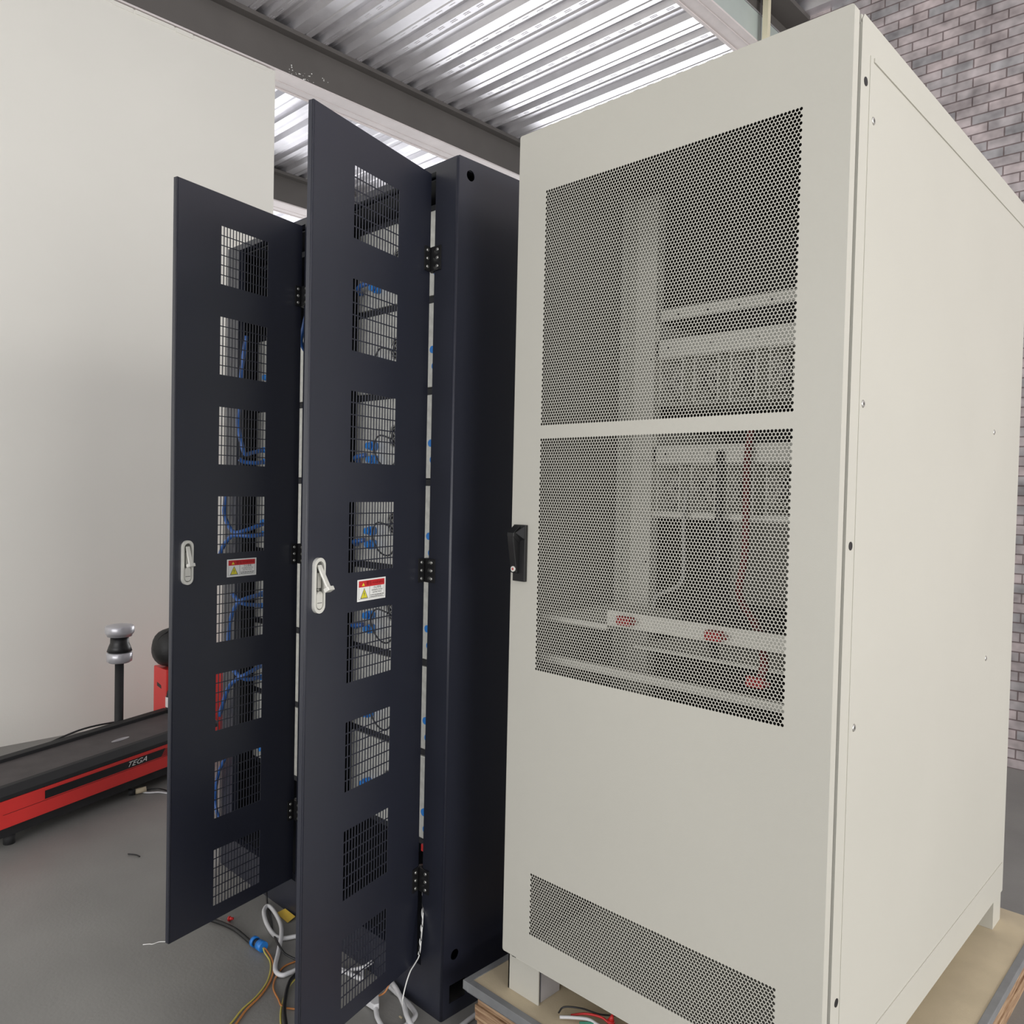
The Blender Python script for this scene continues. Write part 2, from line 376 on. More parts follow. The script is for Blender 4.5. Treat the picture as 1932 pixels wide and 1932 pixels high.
# raised welt lines and skin of the removable side sheet
b.box(sx, sx+0.0018, 1.5855, YB-0.02, 0.353, 2.354, 'cream')
b.box(sx+0.0018, sx+0.0045, 1.60, YB-0.03, 2.345, 2.354, 'cream')
b.box(sx+0.0018, sx+0.0045, 1.60, YB-0.03, 0.353, 0.362, 'cream')
W(b, 'side_cover', wc, bevel=0.0008)
b = MB()
for yy, zz in ((1.566, 2.297), (1.566, 1.409), (1.570, 0.508)):
    b = MB(); b.cyl((sx+0.0001, yy, zz), (1, 0, 0), 0.0085, 0.001, 'black', n=14)
    o = W(b, 'bolt_hole', wc); o['label'] = 'dark round bolt hole'
for yy, zz in ((1.607, 2.236), (1.602, 1.687), (1.610, 1.046), (1.60, 0.42), (2.6, 1.7), (2.6, 1.05)):
    b = MB(); b.cyl((sx+0.0016, yy, zz), (1, 0, 0), 0.0085, 0.002, 'chrome', n=14, r2=0.006); b.cyl((sx+0.003, yy, zz), (1, 0, 0), 0.003, 0.001, 'zamak_dark', n=6)
    o = W(b, 'screw', wc); o['label'] = 'silver screw'
b = MB(); b.box(XL+0.02, XR-0.002, 1.5425, YB, 2.395, 2.4165, 'cream'); W(b, 'top_panel', wc, bevel=0.003)
b = MB(); b.box(XL+0.010, XL+0.015, 1.53, YB, 0.26, 2.4, 'cream'); W(b, 'side_panel', wc)
b = MB(); b.box(XL+0.0152, XL+0.02, 1.535, YB-0.01, 0.28, 2.39, 'lining'); b.box(XR-0.02, XR-0.004, 1.62, YB-0.01, 0.28, 2.39, 'lining'); W(b, 'shade_sheets', wc)  # added sheets over the cream sides, interior shade painted in as olive
b = MB(); b.box(XL+0.02, XR-0.02, YB-0.01, YB, 0.26, 2.4, 'cream'); W(b, 'back_panel', wc)
b = MB(); b.box(XL+0.02, XR-0.01, 1.56, YB, 0.255, 0.275, 'cream_in'); W(b, 'floor_panel', wc)
b = MB()             # front frame behind the door
b.box(XL+0.015, XL+0.026, 1.5285, 1.60, 0.262, 2.4, 'lining'); b.box(XR-0.05, XR-0.0015, 1.5425, 1.60, 0.262, 2.4, 'cream_in')  # left upright is cream steel given the painted-in shade colour
b.box(XL+0.026, XR-0.05, 1.5285, 1.60, 2.33, 2.395, 'cream_in'); b.box(XL+0.026, XR-0.05, 1.5285, 1.60, 0.262, 0.30, 'cream_in')
W(b, 'front_frame', wc)
for fx in (XL+0.0, XR-0.108):
    b = MB(); b.box(fx-0.002, fx+0.106, 1.53, 1.534, 0.17, 0.262, 'cream'); b.box(fx-0.002, fx+0.002, 1.53, 1.62, 0.17, 0.262, 'cream')
    b.box(fx+0.098, fx+0.102, 1.545, 1.62, 0.17, 0.262, 'silver'); b.box(fx, fx+0.1, 1.616, 1.62, 0.17, 0.262, 'silver'); W(b, 'foot', wc)
for fx in (XL+0.0, XR-0.108):
    b = MB(); b.box(fx, fx+0.106, YB-0.1, YB-0.01, 0.17, 0.262, 'cream'); W(b, 'foot', wc)

# the perforated door -------------------------------------------------------
PX = 0.008; PR = PX*math.sqrt(3)/2
def perforated(mb, x0, x1, z0, z1, y, m):
    """hexagon-holed zone; x0..x1, z0..z1 are the outermost hole centres. returns rectangle it fills"""
    nc = int(round((x1-x0)/PX))+1; nr = int(round((z1-z0)/PR))+1
    if nr % 2 == 0: nr -= 1
    x1 = x0+(nc-1)*PX
    cx0 = x0; zt = z1; T = 0.0010
    Rc = PX/math.sqrt(3); Rh = 0.0037
    cs = [(math.cos(PI/6+PI/3*i), math.sin(PI/6+PI/3*i)) for i in range(6)]
    a = mb.mi(m); V = mb.v; Fq = mb.f; Mm = mb.m; S = mb.sm
    for r in range(nr):
        z = zt-r*PR; off = 0 if r % 2 == 0 else PX/2; n = nc if r % 2 == 0 else nc-1
        for c in range(n):
            x = cx0+off+c*PX; k = len(V)
            for q, w_ in cs: V.append((x+q*Rc, y, z+w_*Rc))
            for q, w_ in cs: V.append((x+q*Rh, y, z+w_*Rh))
            for q, w_ in cs: V.append((x+q*Rh, y+T, z+w_*Rh))
            for i in range(6):
                j = (i+1) % 6
                Fq.append((k+i, k+j, k+6+j, k+6+i)); Fq.append((k+6+i, k+6+j, k+12+j, k+12+i)); Mm += [a, a]; S += [False, False]
    L, Rr = cx0-PX*0.75, x1+PX*0.75; Tt, Bb = zt+Rc*1.6, zt-(nr-1)*PR-Rc*1.6
    # zigzag margins
    top = [(cx0-PX/2, zt+Rc/2)]
    for c in range(nc): top += [(cx0+c*PX, zt+Rc), (cx0+c*PX+PX/2, zt+Rc/2)]
    for (xa, za), (xb, zb) in zip(top, top[1:]): mb.face([(xa, y, za), (xb, y, zb), (xb, y, Tt), (xa, y, Tt)], m)
    zb0 = zt-(nr-1)*PR
    bot = [(cx0-PX/2, zb0-Rc/2)]
    for c in range(nc): bot += [(cx0+c*PX, zb0-Rc), (cx0+c*PX+PX/2, zb0-Rc/2)]
    for (xa, za), (xb, zb) in zip(bot, bot[1:]): mb.face([(xa, y, Bb), (xb, y, Bb), (xb, y, zb), (xa, y, za)], m)
    lf = []; rt = []
    for r in range(nr):
        z = zt-r*PR; off = 0 if r % 2 == 0 else PX/2
        lf += [(cx0+off-PX/2, z+Rc/2), (cx0+off-PX/2, z-Rc/2)]; rt += [(x1-off+PX/2, z+Rc/2), (x1-off+PX/2, z-Rc/2)]
    for P_, X_ in ((lf, L), (rt, Rr)):
        for (xa, za), (xb, zb) in zip(P_, P_[1:]): mb.face([(xa, y, za), (xb, y, zb), (X_, y, zb), (X_, y, za)], m)
        xe = P_[0][0]; mb.face([(xe, y, P_[0][1]), (X_, y, P_[0][1]), (X_, y, Tt), (xe, y, Tt)], m)
        xe = P_[-1][0]; mb.face([(xe, y, P_[-1][1]), (X_, y, P_[-1][1]), (X_, y, Bb), (xe, y, Bb)], m)
    return L, Rr, Bb, Tt
b = MB()
zones = [perforated(b, -1.3475, -0.6941, z0, z1, YW, 'cream') for z0, z1 in ((0.3582, 0.5195), (1.0508, 1.6322), (1.6699, 2.2537))]
zx0, zx1 = zones[0][0], zones[0][1]
RC = 0.006
def solid(x0, x1, z0, z1): b.face([(x0, YW, z0), (x1, YW, z0), (x1, YW, z1), (x0, YW, z1)], 'cream')
zs = [ZBt]+[v for zn in zones for v in (zn[2], zn[3])]+[ZT]
for i in range(0, len(zs), 2): solid(zx0, zx1, zs[i], zs[i+1])
# outer columns with rounded corners
def col(x0, x1, left):
    xo = x0 if left else x1; xi = x1 if left else x0; s_ = 1 if left else -1
    pts = [(xi, YW, ZBt), (xi, YW, ZT)]
    for i in range(5):
        a = PI/2*i/4; pts.append((xo+s_*RC*(1-math.sin(a)), YW, ZT-RC*(1-math.cos(a))))
    for i in range(5):
        a = PI/2*i/4; pts.append((xo+s_*RC*(1-math.cos(a)), YW, ZBt+RC*(1-math.sin(a))))
    b.face(pts, 'cream')
    q = pts[2:]
    for p0, p1 in zip(q, q[1:]): b.face([p0, p1, (p1[0], YW+0.024, p1[2]), (p0[0], YW+0.024, p0[2])], 'cream')
    b.face([(xo, YW+0.024, ZBt+RC), (xo, YW+0.024, ZT-RC), (xo+s_*0.02, YW+0.024, ZT-RC), (xo+s_*0.02, YW+0.024, ZBt+RC)], 'cream')
col(XL, zx0, True); col(zx1, XR, False)
for z in (ZT, ZBt): b.face([(XL+RC, YW, z), (XR-RC, YW, z), (XR-RC, YW+0.024, z), (XL+RC, YW+0.024, z)], 'cream')
door = W(b, 'door', wc)
# door handle: swing handle with key lock
b = MB()
hx0, hx1, hz0, hz1 = -1.428, -1.386, 1.269, 1.415
b.box(hx0, hx1, YW-0.010, YW, hz0, hz1, 'black')
b.prism([(hx0, YW-0.010, hz1-0.048), (hx0, YW-0.034, hz1-0.030), (hx0, YW-0.034, hz1-0.020), (hx0, YW-0.010, hz1-0.002)], (0.024, 0, 0), 'black')
b.prism([(hx0+0.001, YW-0.010, hz0+0.02), (hx0+0.001, YW-0.018, hz0+0.022), (hx0+0.001, YW-0.032, hz1-0.045), (hx0+0.001, YW-0.034, hz1-0.026), (hx0+0.001, YW-0.010, hz1-0.03)], (0.021, 0, 0), 'black')
b.prism([(hx0+.024, YW-0.010, hz1-0.040), (hx0+.024, YW-0.030, hz1-0.020), (hx1-.001, YW-0.010, hz1-.002), (hx1-.001, YW-0.010, hz1-0.038)], (0, 0.0001, 0), 'black')
o = W(b, 'handle', door, bevel=0.0015); o['label'] = 'black swing handle'
b = MB(); b.cyl((hx0+0.0125, YW-0.019, hz0+0.032), (0, -1, 0), 0.0072, 0.004, 'zamak', n=20); b.box(hx0+0.0115, hx0+0.0135, YW-0.0235, YW-0.0229, hz0+0.0285, hz0+0.0355, 'red'); b.box(hx0+0.009, hx0+0.016, YW-0.0235, YW-0.0229, hz0+0.031, hz0+0.033, 'red')
o = W(b, 'key_lock', door); o['label'] = 'round silver key lock with red cross mark'

# posts, rails inside the cream cabinet
def perf_post(name):
    b = MB()
    zs_ = [0.30]; z = 1.16-0.8
    zs_ = [0.28]; z = 0.31
    while z < 2.36: zs_ += [z, z+0.010]; z += 0.025
    zs_.append(2.39)
    ys = [1.915, 1.945, 1.953, 1.990]
    # perforated flange, in the YZ plane at the side panel
    tmp = MB(); grid_plate(tmp, ys, zs_, lambda i, j: i == 1 and j % 2 == 1, 0, 0.002, 'module')
    k = len(b.v); a = b.mi('module')
    for (x, y, z) in tmp.v: b.v.append((XL+0.03+y, x, z))
    for f in tmp.f: b.f.append(tuple(k+i for i in f)); b.m.append(a); b.sm.append(False)
    return b
o = W(perf_post('p'), 'mounting_strip', wc); o['label'] = 'perforated zinc mounting strip'
b = MB(); b.box(XL+0.02, XL+0.102, 1.990, 1.994, 0.28, 2.395, 'cream_in')
b.box(XL+0.098, XL+0.102, 1.994, 2.03, 0.28, 2.395, 'cream_in')
for zz in (2.345, 1.60, 1.90, 1.42, 1.30): b.cyl((XL+0.09, 1.9899, zz), (0, -1, 0), 0.003, 0.0004, 'black', n=8)
W(b, 'post', wc)
b = MB(); b.box(XL+0.02, XR-0.02, 2.42, 2.425, 0.3, 2.385, 'shadeplate'); b.box(XL+0.02, XR-0.02, 1.62, 2.42, 2.385, 2.389, 'shadeplate'); W(b, 'shade_plate', wc)  # dark plates added to make the cabinet interior read as shaded
b = MB(); b.box(-1.20, XR-0.03, 1.60, 1.612, 1.172, 1.21, 'cream_in'); W(b, 'rail', wc)
b = MB(); b.box(XL+0.02, XR-0.03, 1.60, 1.62, 1.046, 1.066, 'cream_in'); W(b, 'rail', wc)
b = MB(); b.box(XL+0.02, -1.20, 1.60, 1.95, 1.160, 1.172, 'cream_in'); b.box(-1.20, XR-0.03, 1.72, 2.1, 1.10, 1.106, 'cream_in'); W(b, 'ledge', wc)
# shelves
for z0, z1, zlab in ((1.905, 1.955, 'upper'), (1.595, 1.645, 'lower')):
    b = MB(); b.box(-1.345, XR-0.03, 2.0, 2.004, z0, z1, 'cream_in'); b.box(-1.345, XR-0.03, 2.0, 2.4, z0-0.003, z0, 'cream_in')
    for i in range(5): b.cyl((-1.30+i*0.14, 1.9995, (z0+z1)/2), (0, -1, 0), 0.004, 0.0004, 'black', n=8)
    b.box(-1.345, -1.335, 2.0, 2.4, z0, z1+0.05, 'cream_in')
    W(b, 'shelf', wc)
b = MB(); b.box(-1.33, -0.80, 2.0, 2.003, 2.012, 2.043, 'cream_in')
for i in range(5): b.cyl((-1.27+i*0.095, 1.9995, 2.026), (0, -1, 0), 0.0045, 0.0004, 'black', n=8)
W(b, 'bracket', wc)
b = MB(); b.box(-1.345, XR-0.03, 2.0, 2.006, 1.435, 1.450, 'cream_in'); W(b, 'rail', wc)
b = MB(); b.box(-1.08, XR-0.03, 2.0, 2.004, 1.21, 1.435, 'lining'); W(b, 'partition', wc)  # partition takes the olive colour of the painted-in interior shade

# power modules with fan grilles (two rows of six)
def power_module(lab):
    t = thing('power_module', lab, 'power module', (0, 0, 0), group='fan modules on two shelves inside the cream cabinet')
    b = MB(); w_, h_ = 0.080, 0.135
    b.box(0, w_, 0.004, 0.36, 0, 0.002, 'cream_in'); b.box(0, 0.004, 0, 0.36, 0, h_, 'cream_in'); b.box(w_-0.004, w_, 0, 0.36, 0, h_, 'cream_in')
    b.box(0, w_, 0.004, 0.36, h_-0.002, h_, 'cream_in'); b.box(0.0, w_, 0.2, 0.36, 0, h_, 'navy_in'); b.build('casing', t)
    b = MB(); c = (w_/2, 0.003, h_/2)
    for r in (0.035, 0.027, 0.019, 0.011):
        pts = [(c[0]+r*math.cos(a), c[1], c[2]+r*1.45*math.sin(a)) for a in [2*PI*i/24 for i in range(25)]]
        b.tube(pts, 0.0016, 'cream', n=5, sub=1)
    for a in (PI/4, 3*PI/4): b.tube([(c[0]-.037*math.cos(a), c[1], c[2]-.053*math.sin(a)), (c[0]+.037*math.cos(a), c[1], c[2]+.053*math.sin(a))], 0.0016, 'cream', n=5)
    o = b.build('fan_guard', t); o['label'] = 'wire fan guard'
    b = MB(); b.cyl((c[0], 0.02, c[2]), (0, 1, 0), 0.014, 0.02, 'black', n=14)
    for i in range(7):
        a = 2*PI*i/7; d = Vector((math.cos(a), 0, math.sin(a))); e = Vector((-math.sin(a), 0, math.cos(a)))
        p = Vector((c[0], .03, c[2])); b.face([p+d*.012-e*.004, p+d*.034-e*.011+Vector((0, .006, 0)), p+d*.034+e*.009-Vector((0, .006, 0)), p+d*.012+e*.005], 'black')
    b.build('fan', t)
    return t
ordw = ['leftmost', 'second', 'third', 'fourth', 'fifth', 'sixth']
pm = None
for row, zz in (('upper', 1.765), ('lower', 1.452)):
    for i in range(6):
        lab = '%s fan module from the left on the %s shelf inside the cream cabinet' % (ordw[i], row) if i else 'leftmost fan module on the %s shelf inside the cream cabinet' % row
        if pm is None: pm = power_module(lab); pm.location = (-1.335+i*0.115, 2.008, zz)
        else: dup(pm, (-1.335+i*0.115, 2.008, zz), lab, 'fan modules on two shelves inside the cream cabinet')
# red terminals and cables inside
for i, (x, y, z, lab) in enumerate(((-1.135, 1.585, 1.192, 'red insulated terminal at the left end of the rail behind the perforated door'),
                                    (-0.893, 1.585, 1.190, 'red insulated terminal at the middle of the rail behind the perforated door'),
                                    (-0.790, 1.585, 1.105, 'lowest red insulated terminal behind the perforated door'))):
    b = MB(); b.box(-0.02, 0.02, -0.010, 0.012, -0.011, 0.011, 'darkred'); b.cyl((0.02, 0, 0), (1, 0, 0), 0.006, 0.012, 'chrome', n=10); o = b.build('terminal', bevel=0.003); o.location = (x, y, z)
    tag(o, lab, 'terminal')
b = MB(); b.tube([(-1.026, 1.99, 1.70), (-1.026, 1.97, 1.595), (-1.01, 1.94, 1.50), (-0.998, 1.92, 1.35), (-0.99, 1.88, 1.25), (-0.86, 1.72, 1.20), (-0.79, 1.62, 1.15), (-0.785, 1.60, 1.115)], 0.010, 'cablered')
tag(b.build('red_cable'), 'dark red cable hanging behind the perforated cream door', 'cable')
b = MB(); b.tube([(-1.22, 1.99, 1.52), (-1.216, 1.97, 1.432), (-1.199, 1.95, 1.298), (-1.199, 1.93, 1.25), (-1.252, 1.90, 1.215), (-1.25, 1.88, 1.178)], 0.006, 'greycable')
tag(b.build('white_cable'), 'pale cable drooping inside the cream cabinet below the lower shelf', 'cable')
b = MB(); b.tube([(-1.118, 1.99, 1.625), (-1.10, 1.96, 1.45), (-1.085, 1.94, 1.25), (-0.99, 1.75, 1.15), (-0.93, 1.66, 1.13)], 0.011, 'black')
tag(b.build('black_cable'), 'black cable running straight down behind the perforated cream door', 'cable')

# ------------------------------------------------------------------ plywood platform
pf = thing('wooden_platform', 'grey-edged plywood platform under the cream cabinet', 'platform', (-1.0, 2.2, 0))
px0, px1, py0, py1 = -1.54, -0.50, 1.475, 3.0
b = MB(); b.box(px0+0.006, px1-0.006, py0+0.006, py1-0.006, 0.150, 0.1695, 'board'); W(b, 'top_board', pf)
b = MB()
b.box(px0-0.012, px0+0.008, py0-0.012, py1, 0.148, 0.1725, 'greyedge'); b.box(px0+0.008, px1, py0-0.012, py0+0.008, 0.148, 0.1725, 'greyedge'); b.box(px1-0.008, px1+0.012, py0-0.012, py1, 0.148, 0.1725, 'greyedge')
o = W(b, 'edging', pf, bevel=0.0015); o['label'] = 'grey edging strip'
b = MB()
zz = 0.0
for i in range(7):
    e = 0.012+random.uniform(0, 0.006); b.box(px0+e, px1-e, py0+e, py1-e, zz, zz+0.0205, 'ply'); zz += 0.0211
W(b, 'plywood_layers', pf)
for i, (m, pts, r, lab) in enumerate((
    ('black', [(-1.275, 1.538, .178), (-1.262, 1.545, .196), (-1.225, 1.57, .198), (-1.19, 1.60, .186), (-1.16, 1.64, .178)], .0022, 'thin black wire arching on the plywood platform'),
    ('white_cable', [(-1.262, 1.528, .178), (-1.235, 1.545, .182), (-1.20, 1.566, .184), (-1.17, 1.575, .178), (-1.13, 1.60, .178)], .0042, 'thick white wire lying on the plywood platform'),
    ('red', [(-1.248, 1.555, .177), (-1.215, 1.575, .187), (-1.18, 1.592, .187), (-1.15, 1.60, .178), (-1.12, 1.63, .178)], .0030, 'red wire lying on the plywood platform'),
    ('green', [(-1.215, 1.548, .177), (-1.19, 1.565, .180), (-1.165, 1.58, .178), (-1.13, 1.585, .178)], .0028, 'dark green wire lying on the plywood platform'))):
    b = MB(); b.tube(pts, r, m); tag(b.build('wire'), lab, 'wire')
b = MB(); b.cyl((0, 0, 0), (0.1, 0.25, 1), 0.009, 0.018, 'red', n=12, r2=0.002); b.cyl((0, 0, -0.002), (0.1, .25, 1), .010, .004, 'red', n=12)
o = b.build('terminal_boot'); o.location = (-1.158, 1.602, 0.183); tag(o, 'red pointed rubber boot among the wires on the plywood platform', 'rubber boot')

# ------------------------------------------------------------------ dark battery cabinets
ZC = 2.421
def dark_cabinet(label, x1, width, hing, ang, ndoor_lever, L):
    """x1: right side; body spans x1-width .. x1; door hinged at hing"""
    x0 = x1-width; yf = 1.4736; D = 0.82; st = 0.091
    t = thing('battery_cabinet', label, 'cabinet', ((x0+x1)/2, yf+D/2, 0))
    # side with two cable holes and a fork slot: sheet in the YZ plane
    def side(x, flip):
        ys = [yf, yf+.03, yf+.092, yf+D]; 
        tmp = MB(); hs = []
        b = MB(); b.box(x-0.002 if not flip else x, x if not flip else x+0.002, yf+0.001, yf+D, 0.0, ZC-0.001, 'navy')
        return b
    ol = W(side(x0, True), 'side_panel', t)
    # right side: ring pieces around the two round holes and the slot
    b = MB(); xs = x1
    ys = [yf, 1.504, 1.567, yf+D]; zs_ = [0.0, 0.04, 0.092, 0.145, 0.207, 2.343, 2.409, ZC]
    yy = [yf+.006, 1.492, 1.504, 1.552, 1.567, yf+D]
    tmp = MB()
    def hole(i, j):
        if j == 1 and i in (2, 3): return True
        if j in (3, 5) and i in (1, 2): return True
        return False
    grid_plate(tmp, yy, zs_, hole, 0, 0.002, 'navy')
    k = len(b.v); a_ = b.mi('navy')
    for (x, y, z) in tmp.v: b.v.append((xs-y, x, z))
    for f in tmp.f: b.f.append(tuple(k+i for i in f)); b.m.append(a_); b.sm.append(False)
    for zc in (0.176, 2.376):
        sq = []; ci = []
        n = 24; cy = 1.522; r = 0.0150
        z0_, z1_ = (0.145, 0.207) if zc < 1 else (2.343, 2.409)
        for i in range(n):
            a = 2*PI*i/n+PI/4; c_, s_ = math.cos(a), math.sin(a); mx_ = max(abs(c_), abs(s_))
            ey = cy+c_/mx_*0.030; ez = zc+s_/mx_*0.033
            ey = 1.492 if abs(ey-1.492) < 1e-6 else ey
            ez = max(z0_, min(z1_, ez)); ey = max(1.492, min(1.552, ey))
            sq.append((xs, ey, ez)); ci.append((xs, cy+r*c_, zc+r*s_))
        b.ringprism(sq, ci, (-0.002, 0, 0), 'navy')
    W(b, 'side_panel', t)
    b = MB(); b.box(x0+.001, x1-.001, yf+.006, yf+D, ZC-0.003, ZC, 'navy'); W(b, 'top_panel', t)
    b = MB(); b.box(x0+.002, x1-.002, yf+D-0.004, yf+D, 0, ZC-.003, 'navy_in'); W(b, 'back_panel', t)
    b = MB(); T = 0.028
    grid_plate(b, [x0+.006, x0+st, x1-st, x1-.006], [0.0, 0.125, 2.397, ZC-.006], lambda i, j: i == 1 and j == 1, yf, yf+T, 'navy')
    for xx in (x0+.006, x1-.006): b.cyl((xx, yf+.006, 0), (0, 0, 1), 0.006, ZC-.006, 'navy', n=24); b.sphere((xx, yf+.006, ZC-.006), .006, .006, .006, 'navy', nu=24, nv=12)
    b.cyl((x0+.006, yf+.006, ZC-.006), (1, 0, 0), 0.006, x1-x0-.012, 'navy', n=24)
    W(b, 'front_frame', t)
    b = MB(); b.box(x0+.002, x1-.002, yf+T, yf+D-.004, 0.118, 0.122, 'navy_in'); W(b, 'floor_panel', t)
    b = MB(); b.box(x0+0.0035, x0+0.006, yf+T, yf+D-.01, 0.125, 2.39, 'navy_in'); b.box(x1-0.056, x1-0.052, yf+T, yf+D-.01, 0.125, 2.39, 'navy_in'); b.box(x0+.004, x1-.004, yf+T, yf+D-.01, 2.388, 2.392, 'navy_in'); W(b, 'inner_lining', t)
    for i in range(8):
        z = 0.415+0.28*i-0.0145
        b = MB(); b.box(x0+0.02, x1-0.056, 1.597, yf+D-0.02, z-0.008, z+0.012, 'navy_in'); W(b, 'shelf', t)  # shelf thickened to fill the module gap, dark colour standing for its shade
    b = MB(); b.box(x1-0.20, x1-0.07, 1.60, 1.64, 2.357, 2.375, 'redsteel'); o = W(b, 'terminal_cover', t); o['label'] = 'dark red terminal cover'
    b = MB(); b.box(x1-0.155, x1-0.125, 1.52, 1.55, 0.425, 0.445, 'red'); o = W(b, 'terminal_cover', t); o['label'] = 'small red terminal cover'
    # ---- door in local coordinates: x from hinge to free edge, outer face at y=0
    hx, hy = hing
    b = MB()
    s0, s1 = 0.149, 0.332; nc, nr = 16, 6; pit = (s1-s0+0.0027)/nc
    xs_ = [0.0]; 
    for c in range(nc): xs_ += [s0+c*pit, s0+c*pit+pit-0.0027]
    xs_.append(L)
    zs2 = [0.1301]; pz = (0.178+0.0028)/nr
    for k_ in range(7, -1, -1):
        zt_ = 2.298-0.2777*k_
        for r in range(nr): zs2 += [zt_-0.178+r*pz, zt_-0.178+r*pz+pz-0.0028]
    zs2.append(2.3943)
    grid_plate(b, xs_, zs2, lambda i, j: i % 2 == 1 and j % 2 == 1, -0.0016, 0.0, 'navy')
    th = 0.0155
    b.cyl((L-.003, -.003, 0.1301), (0, 0, 1), 0.0034, 2.2642, 'navy', n=20)
    b.box(L-0.0016, L, -th, -0.0016, 0.1301, 2.3943, 'navy'); b.box(0, 0.0016, -th, -0.0016, 0.1301, 2.3943, 'navy')
    b.box(0.0016, L-0.0016, -th, -0.0016, 2.3927, 2.3943, 'navy'); b.box(0.0016, L-0.0016, -th, -0.0016, 0.1301, 0.1317, 'navy')
    b.box(L-0.02, L-0.0016, -th, -th+0.0016, 0.1317, 2.3927, 'navy'); b.box(0.0016, 0.02, -th, -th+0.0016, 0.1317, 2.3927, 'navy')
    d = b.build('door', t); d.location = (hx-t.location.x, hy-t.location.y, 0); d.rotation_euler = (0, 0, -(PI/2-ang))
    # handle
    b = MB(); cx, cz, hw, hh = 0.4435, 1.2665, 0.0185, 0.0665
    def stad(hw_, hh_, y, n=10, cz_=cz):
        p = []
        for i in range(n+1): a = PI*i/n; p.append((cx+hw_*math.cos(a), y, cz_+hh_-hw_+hw_*math.sin(a)))
        for i in range(n+1): a = PI+PI*i/n; p.append((cx+hw_*math.cos(a), y, cz_-hh_+hw_+hw_*math.sin(a)))
        return p
    b.ringprism(stad(hw, hh, 0.0), stad(hw-0.0055, hh-0.0085, 0.0), (0, 0.009, 0), 'zamak')
    b.prism(stad(hw-0.0055, hh-0.0085, 0.0002), (0, 0.002, 0), 'zamak_dark')
    b.prism(stad(hw-0.008, 0.021, 0.002, cz_=cz-0.0345), (0, 0.006, 0), 'zamak')
    b.box(cx-0.008, cx+0.008, 0.0078, 0.0083, cz-0.042, cz-0.0405, 'zamak_dark')
    b.box(cx-0.006, cx+0.004, 0.002, 0.006, cz-0.006, cz+0.030, 'zamak'); b.cyl((cx+0.002, 0.002, cz-0.010), (0, 1, 0), 0.003, 0.004, 'chrome', n=10)
    o = b.build('handle_plate', d, bevel=0.0); o['label'] = 'satin metal recessed handle plate'
    b = MB(); P0 = Vector((cx, 0.004, cz+0.048)); out = ndoor_lever
    P1 = P0+Vector((0, out, -0.050)); dr = (P1-P0).normalized(); n_ = Vector((0, -dr.z, dr.y)); X_ = Vector((1, 0, 0))
    pts = [P0-X_*.0065-n_*.002, P0+X_*.0065-n_*.002, P1+X_*.0065-n_*.002, P1-X_*.0065-n_*.002]; b.prism(pts, n_*0.005, 'zamak')
    q = P1; pts = [q-X_*.010-n_*.008, q+X_*.010-n_*.008, q+X_*.010+n_*.008, q-X_*.010+n_*.008]; b.prism(pts, dr*0.010, 'zamak')
    o = b.build('handle_lever', d, bevel=0.001); o['label'] = 'satin metal lever swung outwards'
    # warning label
    b = MB(); l0, l1, z0, z1 = 0.180, 0.296, 1.210, 1.266; yq = 0.0004
    def q4(a0, a1, c0, c1, m, yy): b.face([(l1-a0*(l1-l0), yy, z0+c0*(z1-z0)), (l1-a1*(l1-l0), yy, z0+c0*(z1-z0)), (l1-a1*(l1-l0), yy, z0+c1*(z1-z0)), (l1-a0*(l1-l0), yy, z0+c1*(z1-z0))], m)
    b.box(l0, l1, 0.0, 0.0005, z0, z1, 'white')
    q4(.045, .955, .645, .935, 'labelred', .0007)
    q4(.045, .955, .085, .095, 'ink', .0007); q4(.045, .053, .09, .63, 'ink', .0007); q4(.947, .955, .09, .63, 'ink', .0007); q4(.42, .430, .09, .645, 'ink', .0007)
    def tri(cx_, cy_, h_, wd, m, yy): b.face([(l1-(cx_-wd)*(l1-l0), yy, z0+(cy_-h_)*(z1-z0)), (l1-(cx_+wd)*(l1-l0), yy, z0+(cy_-h_)*(z1-z0)), (l1-cx_*(l1-l0), yy, z0+(cy_+h_)*(z1-z0))], m)
    tri(.235, .36, .245, .135, 'ink', .0007); tri(.235, .352, .205, .108, 'labely', .0009); tri(.20, .775, .075, .052, 'labely', .0009)
    # lightning bolt
    bx, bz = .235, .335
    def P2(a, c): return (l1-a*(l1-l0), .0011, z0+c*(z1-z0))
    b.face([P2(bx+.012, bz+.13), P2(bx-.022, bz-.005), P2(bx-.002, bz-.005), P2(bx+.006, bz+.03)], 'ink')
    b.face([P2(bx-.012, bz-.15), P2(bx+.022, bz+.02), P2(bx+.002, bz+.02), P2(bx-.004, bz-.03)], 'ink')
    RR, UU, NN = (-1, 0, 0), (0, 0, 1), (0, 1, 0)
    def tx(s, size, a, c, m, sx=1.0): text_geo(b, s, size, P2(a, c), RR, UU, NN, m, sx=sx, depth=0)
    tx('\u8b66\u544a', .0115, .40, .725, 'labeldk'); tx('WARNING', .0105, .73, .735, 'labeldk')
    tx('\u5c0f\u5fc3\u6709\u7535', .0080, .69, .525, 'ink'); tx('DANGEROUS VOLTAGE', .0052, .69, .42, 'ink', .82); tx('ELECTRIC SHOCK', .0055, .69, .315, 'ink', .85)
    for c_, (a0, a1) in ((.225, (.455, .93)), (.145, (.455, .90))):
        a_ = a0
        while a_ < a1: wd_ = random.uniform(.03, .08); q4(a_, min(a_+wd_, a1), c_-.018, c_+.018, 'ink', .0009); a_ += wd_+.012
    o = b.build('warning_label', d); o['label'] = 'red and white electric shock warning label'
